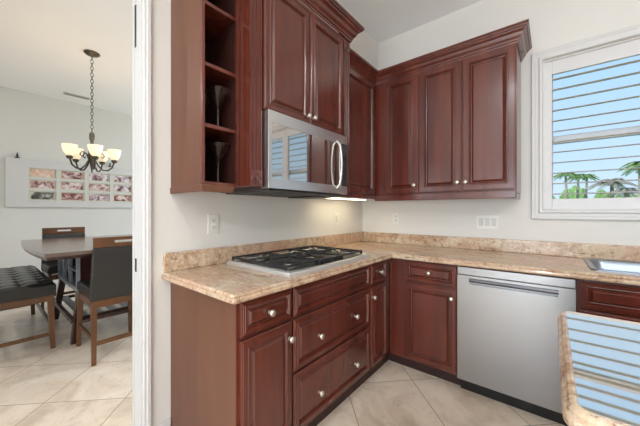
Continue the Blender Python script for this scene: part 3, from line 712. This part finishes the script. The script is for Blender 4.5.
for yy in (-0.905, 0.22):
    hk = MB().lathe([(0.028, 0), (0.024, 0.012), (0.010, 0.02), (0.012, 0.05), (0.005, 0.075), (0.002, 0.085)], (0.025, yy, AZ1), n=12).build('finial_hook', M['blackm'], wa, smooth=True)

# ceiling vent of the dining room
cv = empty('ceiling_vent', (-4.05, -1.70, H), label='white slotted air vent in the dining room ceiling', cat='vent')
MB().box(-0.05, 0.05, -0.16, 0.16, -0.012, -0.0005).build('grille_frame', M['trim'], cv, bev=0.002)
mb = MB()
for k in range(5): mb.box(-0.038 + k * 0.018, -0.032 + k * 0.018, -0.145, 0.145, -0.016, -0.0122)
mb.build('vent_slats', mat('vent_grey', srgb(150, 148, 144), 0.6), cv)

# ------------------------------------------------------------------ chandelier
CX, CY = -2.392, -1.87
ch = empty('chandelier', (CX, CY, H), label='bronze chandelier with five lit cream glass shades above the dining table', cat='chandelier')
MB().lathe([(0.072, -0.0005), (0.075, -0.008), (0.060, -0.022), (0.022, -0.032), (0.010, -0.045)], n=24).build('canopy', M['bronze'], ch, smooth=True)
mb = MB(); zt = H - 0.045; zb_ = 2.17
nlk = 22; lk = (zt - zb_) / nlk
for k in range(nlk):
    ax = (1, 0, 0) if k % 2 else (0, 1, 0)
    mb.torus((0, 0, zt - lk * (k + 0.5) - H), 0.018, 0.0032, ax, 12, 5, sx=(1.25 if k % 2 else 0.7), sy=(0.7 if k % 2 else 1.25))
mb.build('chain', M['bronze'], ch, smooth=True)
MB().torus((0, 0, 2.15 - H), 0.022, 0.004, (0.3, 1, 0)).build('hanging_ring', M['bronze'], ch, smooth=True)
MB().lathe([(0.005, 2.13 - H), (0.020, 2.12 - H), (0.026, 2.09 - H), (0.024, 2.05 - H), (0.014, 2.02 - H), (0.020, 1.97 - H), (0.034, 1.90 - H), (0.036, 1.86 - H), (0.024, 1.80 - H), (0.016, 1.75 - H), (0.010, 1.71 - H), (0.004, 1.665 - H)], n=16).build('column', M['bronze'], ch, smooth=True)
for k in range(5):
    a = R(68 + 72 * k); dx, dy = math.cos(a), math.sin(a)
    def P(r, z): return (dx * r, dy * r, z - 0.05 - H)
    arm = MB().tube([P(0.025, 1.87), P(0.06, 1.80), P(0.10, 1.755), P(0.145, 1.755), P(0.185, 1.79), P(0.203, 1.85)], 0.0085, 8)
    arm.tube([P(0.03, 1.86), P(0.055, 1.93), P(0.095, 1.945), P(0.115, 1.915), P(0.095, 1.89), P(0.08, 1.905)], 0.006, 6)
    arm.build('arm', M['bronze'], ch, smooth=True)
    MB().lathe([(0.010, 1.845 - H), (0.026, 1.852 - H), (0.032, 1.872 - H), (0.025, 1.880 - H)], (dx * 0.205, dy * 0.205, -0.05), n=16).build('shade_holder', M['bronze'], ch, smooth=True)
    MB().lathe([(0.024, 1.881 - H), (0.038, 1.893 - H), (0.052, 1.92 - H), (0.062, 1.96 - H), (0.068, 1.997 - H), (0.065, 1.998 - H), (0.059, 1.96 - H), (0.049, 1.922 - H), (0.036, 1.897 - H), (0.022, 1.886 - H)], (dx * 0.205, dy * 0.205, -0.05), n=24).build('glass_shade', M['opal'], ch, smooth=True)
    pl = bpy.data.lights.new('chandelier_bulb', 'POINT'); pl.energy = 1.3; pl.color = (1, 0.82, 0.58); pl.shadow_soft_size = 0.03
    po = bpy.data.objects.new('chandelier_bulb', pl); COL.objects.link(po); po.parent = ch; po.location = (dx * 0.205, dy * 0.205, 1.92 - H)

# ------------------------------------------------------------------ dining table
TB = empty('dining_table', (-2.2, -1.55, 0), label='counter-height dining table with a dark wooden top and storage pedestal', cat='table')
tx0, tx1, ty0, ty1 = -3.05 + 2.2, -1.41 + 2.2, -2.37 + 1.55, -0.75 + 1.55
pts = []
nb = 12
for i in range(nb + 1):
    t = i / nb; pts.append((tx0 + (tx1 - tx0) * t, ty0 - 0.04 * (1 - (2 * t - 1) ** 2)))
for i in range(nb + 1):
    t = i / nb; pts.append((tx1 - (tx1 - tx0) * t, ty1 + 0.04 * (1 - (2 * t - 1) ** 2)))
MB().prism(pts, 0.878, 0.91).build('tabletop', M['tabletop'], TB, bev=0.004)
ins = [(x * 0.985, y * 0.985) for x, y in pts]
MB().prism(ins, 0.853, 0.8778).build('top_edge', M['darkwood'], TB)
bx0, bx1, by0, by1 = -2.78 + 2.2, -1.87 + 2.2, -2.10 + 1.55, -1.0 + 1.55
p = MB().box(bx1 - 0.02, bx1, by0 + 0.03, by1, 0.50, 0.852).box(bx0, bx0 + 0.02, by0 + 0.03, by1, 0.50, 0.852).box(bx0 + 0.02, bx1 - 0.02, by0 + 0.32, by0 + 0.335, 0.50, 0.852).box(bx0 + 0.02, bx1 - 0.02, by1 - 0.02, by1, 0.5, 0.852).build('storage_box', M['darkwood'], TB)
greyp = mat('pewter_painted_wood', srgb(150, 156, 164), 0.35)
rk = MB().box(bx0, bx1, by0, by0 + 0.03, 0.475, 0.515).box(bx0, bx1, by0, by0 + 0.03, 0.835, 0.852).box(bx0, bx1, by0 + 0.03, by1, 0.478, 0.498)
for xx in (bx0, bx0 + 0.25, bx0 + 0.29, bx0 + 0.56, bx1 - 0.022): rk.box(xx, xx + 0.022, by0, by0 + 0.03, 0.515, 0.835)
rk.box(bx0 + 0.582, bx1 - 0.022, by0, by0 + 0.28, 0.66, 0.675)
rk.build('rack_frame', greyp, TB)
xr = MB(); xr.bar((bx0 + 0.315, by0 + 0.015, 0.52), (bx0 + 0.555, by0 + 0.015, 0.83), 0.012, 0.012); xr.bar((bx0 + 0.315, by0 + 0.016, 0.83), (bx0 + 0.555, by0 + 0.016, 0.52), 0.010, 0.010)
xr.build('cross_divider', greyp, TB)
for sx_, sy_ in ((bx0 + 0.03, by0 + 0.04), (bx1 - 0.03, by0 + 0.04), (bx0 + 0.03, by1 - 0.04), (bx1 - 0.03, by1 - 0.04)):
    q = 0.07 if sx_ > -0.1 else -0.07
    MB().vbar((sx_ + q * 0.6, sy_ + (-0.06 if sy_ < 0 else 0.06), 0), (sx_, sy_, 0.477), (0.05, 0.05), (0.06, 0.06)).build('leg', M['darkwood'], TB, bev=0.003)
for b in ((bx0 - 0.02, bx1 + 0.06, by0 - 0.05, by0 - 0.02), (bx0 - 0.02, bx1 + 0.06, by1 + 0.02, by1 + 0.05), (bx1 + 0.025, bx1 + 0.06, by0 - 0.019, by1 + 0.019)):
    MB().box(*b, 0.205, 0.245).build('shelf_rail', M['darkwood'], TB)
sl_ = MB()
for k in range(9):
    y = by0 + 0.03 + k * 0.12; sl_.box(bx0 - 0.02, bx1 + 0.024, y, y + 0.06, 0.222, 0.240)
sl_.build('shelf_slats', mat('pale_slat', srgb(176, 176, 176), 0.4), TB)

# ------------------------------------------------------------------ counter chairs (local: back at x=0, seat towards +x)
def make_chair():
    t = empty('dining_chair')
    W = 0.22; tilt = -0.045
    back = MB(); q = []
    def X(z): return tilt * (z - 0.50) / 0.44
    rs = []
    for z, th, V in ((0.505, 0.052, 0.224), (0.515, 0.062, 0.224), (0.93, 0.046, 0.211), (0.944, 0.042, 0.210)):
        rs.append([(X(z), -V, z), (X(z) + th, -V, z), (X(z) + th, V, z), (X(z), V, z)])
    back.rings(rs); back.build('backrest', M['leather'], t, bev=0.008)
    tr = MB(); x0, x1 = X(0.945), X(0.945) + 0.038
    def tb(y0, y1, z0, z1): tr.box(x0, x1, y0, y1, z0, z1)
    tb(-0.21, -0.07, 0.945, 1.025); tb(0.07, 0.21, 0.945, 1.025); tb(-0.07, 0.07, 0.945, 0.976); tb(-0.07, 0.07, 0.998, 1.025)
    tr.build('top_rail', M['oak'], t)
    sc_ = MB().box(0.064, 0.50, -W, W, 0.51, 0.60); sc_.build('seat', M['leather'], t, bev=0.022, seg=3)
    ap = MB().box(0.01, 0.49, -W + 0.012, -W + 0.034, 0.445, 0.505).box(0.01, 0.49, W - 0.034, W - 0.012, 0.445, 0.505).box(0.005, 0.027, -W + 0.012, W - 0.012, 0.445, 0.504).box(0.468, 0.49, -W + 0.034, W - 0.034, 0.445, 0.505)
    ap.build('seat_frame', M['oak'], t, bev=0.002)
    for sx_ in (0, 1):
        for sy_ in (-1, 1):
            x = 0.025 if sx_ == 0 else 0.465; dx = -0.055 if sx_ == 0 else 0.03
            MB().vbar((x + dx, sy_ * (W - 0.012), 0), (x, sy_ * (W - 0.024), 0.503), (0.030, 0.030), (0.044, 0.040)).build('leg', M['oak'], t, bev=0.003)
    st = MB().box(-0.020, 0.0, -W + 0.03, W - 0.03, 0.145, 0.178); st.build('stretcher', M['oak'], t, bev=0.002)
    st = MB().box(0.475, 0.493, -W + 0.03, W - 0.03, 0.205, 0.237); st.build('stretcher', M['darkwood'], t, bev=0.002)
    for sy_ in (-1, 1):
        MB().box(0.0, 0.48, sy_ * (W - 0.022) - 0.010, sy_ * (W - 0.022) + 0.010, 0.175, 0.203).build('stretcher', M['oak'], t, bev=0.002)
    return t
c1 = make_chair(); c1.location = (-1.265, -1.897, 0); c1.rotation_euler = (0, 0, math.pi)
tag(c1, 'dark leather high-backed dining chair with wooden handle rail, nearest to the doorway', 'chair', 'dining chairs')
c2 = copy_tree(c1); c2.location = (-3.33, -1.955, 0); c2.rotation_euler = (0, 0, 0)
tag(c2, 'dark leather dining chair on the far side of the dining table', 'chair', 'dining chairs')

# ------------------------------------------------------------------ bench
bn = empty('dining_bench', (-2.55, -2.455, 0), label='long wooden bench with a tufted black leather seat at the end of the table', cat='bench')
BX, BY = 0.68, 0.215
cu = MB(); nx, ny = 66, 22
tf = [(-BX + 0.12 + i * 0.16, -BY + 0.075 + j * 0.14) for i in range(8) for j in range(3)]
grid = []
for i in range(nx + 1):
    row = []
    for j in range(ny + 1):
        x = -BX + 2 * BX * i / nx; y = -BY + 2 * BY * j / ny
        z = 0.575 + 0.025 * (min(1, (BX - abs(x)) / 0.05) ** 0.5 * min(1, (BY - abs(y)) / 0.05) ** 0.5)
        dd = min((x - a) ** 2 + (y - b) ** 2 for a, b in tf); z -= 0.020 * math.exp(-dd / 0.0009)
        gx = abs(((x + BX - 0.12) / 0.16 + 0.5) % 1 - 0.5) * 0.16; gy = abs(((y + BY - 0.075) / 0.14 + 0.5) % 1 - 0.5) * 0.14
        z -= 0.006 * math.exp(-(gx / 0.008) ** 2) + 0.006 * math.exp(-(gy / 0.008) ** 2)
        row.append(cu.bm.verts.new((x, y, z)))
    grid.append(row)
for i in range(nx):
    for j in range(ny): cu.bm.faces.new((grid[i][j], grid[i + 1][j], grid[i + 1][j + 1], grid[i][j + 1]))
per = [grid[i][0] for i in range(nx + 1)] + [grid[nx][j] for j in range(1, ny + 1)] + [grid[i][ny] for i in range(nx - 1, -1, -1)] + [grid[0][j] for j in range(ny - 1, 0, -1)]
low = [cu.bm.verts.new((v.co.x, v.co.y, 0.485)) for v in per]
for i in range(len(per)):
    j = (i + 1) % len(per); cu.bm.faces.new((per[i], low[i], low[j], per[j]))
cu.bm.faces.new(low)
cu.build('cushion', M['leatherb'], bn, smooth=True)
fr_ = MB().box(-BX + 0.01, BX - 0.01, -BY + 0.01, -BY + 0.035, 0.43, 0.484).box(-BX + 0.01, BX - 0.01, BY - 0.035, BY - 0.01, 0.43, 0.484).box(-BX + 0.01, -BX + 0.035, -BY + 0.035, BY - 0.035, 0.43, 0.484).box(BX - 0.035, BX - 0.01, -BY + 0.035, BY - 0.035, 0.43, 0.484)
fr_.build('seat_frame', M['oak'], bn, bev=0.002)
for a in (-1, 1):
    for b in (-1, 1):
        MB().vbar((a * (BX - 0.02 + 0.0), b * (BY - 0.02), 0), (a * (BX - 0.045), b * (BY - 0.034), 0.4835), 0.034, 0.046).build('leg', M['oak'], bn, bev=0.003)
for a in (-1, 1): MB().box(a * (BX - 0.032) - 0.011, a * (BX - 0.032) + 0.011, -BY + 0.04, BY - 0.04, 0.115, 0.145).build('stretcher', M['oak'], bn, bev=0.002)
for b in (-1, 1): MB().box(-BX + 0.04, BX - 0.04, b * (BY - 0.03) - 0.011, b * (BY - 0.03) + 0.011, 0.205, 0.235).build('stretcher', M['darkwood'], bn, bev=0.002)

# ------------------------------------------------------------------ added ceiling fill lights, unseen (behind the camera and over the dining side)
first = None
for i, (x, y) in enumerate(((3.6, -3.0), (1.25, -3.0), (3.6, -4.4), (1.5, -4.4), (3.4, -5.8), (-2.3, -4.0), (-0.9, -1.0))):
    if first is None:
        first = empty('ceiling_fill_light', (x, y, H))
        MB().torus((0, 0, -0.002), 0.085, 0.008, n=24).build('trim_ring', M['trim'], first, smooth=True)
        MB().lathe([(0.078, -0.006), (0.078, -0.001)], n=24).build('lens', M['fill_lens'], first)
        o = first
    else: o = copy_tree(first); o.location = (x, y, H)
    tag(o, 'round fill light added in the ceiling, out of view', 'light', 'added ceiling fill lights')
    dl = bpy.data.lights.new('ceiling_fill_lamp', 'AREA'); dl.shape = 'DISK'; dl.size = 0.15; dl.energy = (26, 13, 26, 20, 30, 16, 20)[i]; dl.color = (0.93, 0.97, 1.0)
    do = bpy.data.objects.new('ceiling_fill_lamp', dl); COL.objects.link(do); do.location = (x, y, H - 0.012)

# ------------------------------------------------------------------ garden
F_ = Vector((-math.sin(R(39.22)), math.cos(R(39.22)), 0)); R_v = Vector((math.cos(R(39.22)), math.sin(R(39.22)), 0))
def spot(u, t):
    p = Vector((1.618, -2.725, 0)) + (F_ + R_v * ((u - 320) / 284.2)) * t; return p.x, p.y
struct('ground', MB().box(-60, 90, 0.6, 140, -0.4, -0.15), M['grass'])
def palm(x, y, h, r, label, m='palm', nf=16, trunk=0.10, lean=0.0, group='garden palms'):
    t = empty('palm_tree', (x, y, -0.15), label=label, cat='tree', group=group)
    pts = [(lean * (k / 8) ** 2, 0, (h + 0.15) * k / 8) for k in range(9)]
    MB().tube(pts, [trunk * (1.25 - 0.5 * k / 8) for k in range(9)], 10).build('trunk', M['bark'], t, smooth=True)
    mb = MB(); top = Vector(pts[-1])
    for i in range(nf):
        a = 2 * math.pi * i / nf + random.uniform(-.15, .15); el = R(random.uniform(5, 65)); ln = r * random.uniform(.85, 1.1)
        d = Vector((math.cos(a), math.sin(a), 0)); P_ = []
        for k in range(11):
            s_ = k / 10; P_.append(top + d * (ln * s_ * math.cos(el) + 0.15 * ln * s_ * s_) + Vector((0, 0, ln * (s_ * math.sin(el) - (0.55 + 0.45 * math.sin(el)) * s_ * s_))))
        mb.tube(P_, [0.02 * r * (1.1 - k / 10) + 0.004 for k in range(11)], 4)
        sd = Vector((-d.y, d.x, 0))
        for k in range(1, 11):
            for f2 in (0, 0.5):
                if k == 10 and f2: continue
                p0 = P_[k] if f2 == 0 else (P_[k] + P_[k + 1]) / 2
                tl = ln * 0.30 * math.sin(math.pi * (0.18 + 0.74 * k / 10))
                ax = (P_[min(k + 1, 10)] - P_[k - 1]).normalized()
                for s_ in (-1, 1):
                    tip = p0 + (sd * s_ * 0.9 + ax * 0.55 + Vector((0, 0, -0.35))).normalized() * tl
                    wv = ax * (0.026 * r)
                    v = [mb.bm.verts.new(q_) for q_ in (p0 - wv, p0 + wv, (p0 + tip) / 2 + wv * 1.2 + Vector((0, 0, 0.01)), tip, (p0 + tip) / 2 - wv * 1.2)]
                    mb.bm.faces.new(v)
    mb.build('fronds', M[m], t); return t
for u, t_, z_, r_, lab, mm, ln in ((567, 24, 4.35, 0.95, 'green palm tree seen through the shutters, leftmost in the garden', 'palm', -0.1),
                              (577, 25, 4.30, 0.95, 'slender green palm tree beside the leftmost palm in the garden', 'palm', 0.1),
                              (585, 26, 4.4, 0.95, 'green palm tree, third from the left through the shutters', 'palm', 0.15),
                              (612, 15, 2.75, 1.0, 'greyish feathery palm in the middle of the garden view', 'dusty', 0.0),
                              (626, 14, 2.2, 0.8, 'low greyish palm right of the feathery palm', 'dusty', 0.0),
                              (640, 18, 4.15, 1.1, 'tall palm tree at the right edge of the garden view', 'palm', 0.0)):
    x, y = spot(u, t_); palm(x, y, z_, r_, lab, mm, lean=ln, nf=20)
def bush(x, y, rx, ry, h, label):
    bm = bmesh.new(); bmesh.ops.create_icosphere(bm, subdivisions=5, radius=1.0)
    for v in bm.verts:
        n_ = v.co.normalized(); k = 1 + 0.16 * noise.noise(n_ * 3 + Vector((x, y, 0))) + 0.12 * noise.noise(n_ * 9 + Vector((y, x, 3))) + 0.08 * noise.noise(n_ * 24)
        v.co = Vector((n_.x * rx * k, n_.y * ry * k, max(0.0, (n_.z * 0.5 + 0.5) * h * k)))
    me = bpy.data.meshes.new('garden_bush'); bm.to_mesh(me); bm.free(); me.materials.append(M['hedge'])
    o = bpy.data.objects.new('garden_bush', me); COL.objects.link(o); o.location = (x, y, -0.15); tag(o, label, 'bush', 'garden bushes'); return o
for u, t_, rx, h, lab in ((545, 30, 1.2, 3.0, 'rounded green bush below the leftmost palm'), (573, 31, 1.25, 3.8, 'rounded green bush between the left palms, the tallest bush'), (603, 30.5, 0.9, 3.4, 'green bush right of the left palms'), (614, 36, 1.6, 3.2, 'low green bush behind the greyish palms'), (650, 29, 2.2, 3.0, 'wide green bush at the right edge of the garden view')):
    x, y = spot(u, t_); bush(x, y, rx, 1.3, h, lab)
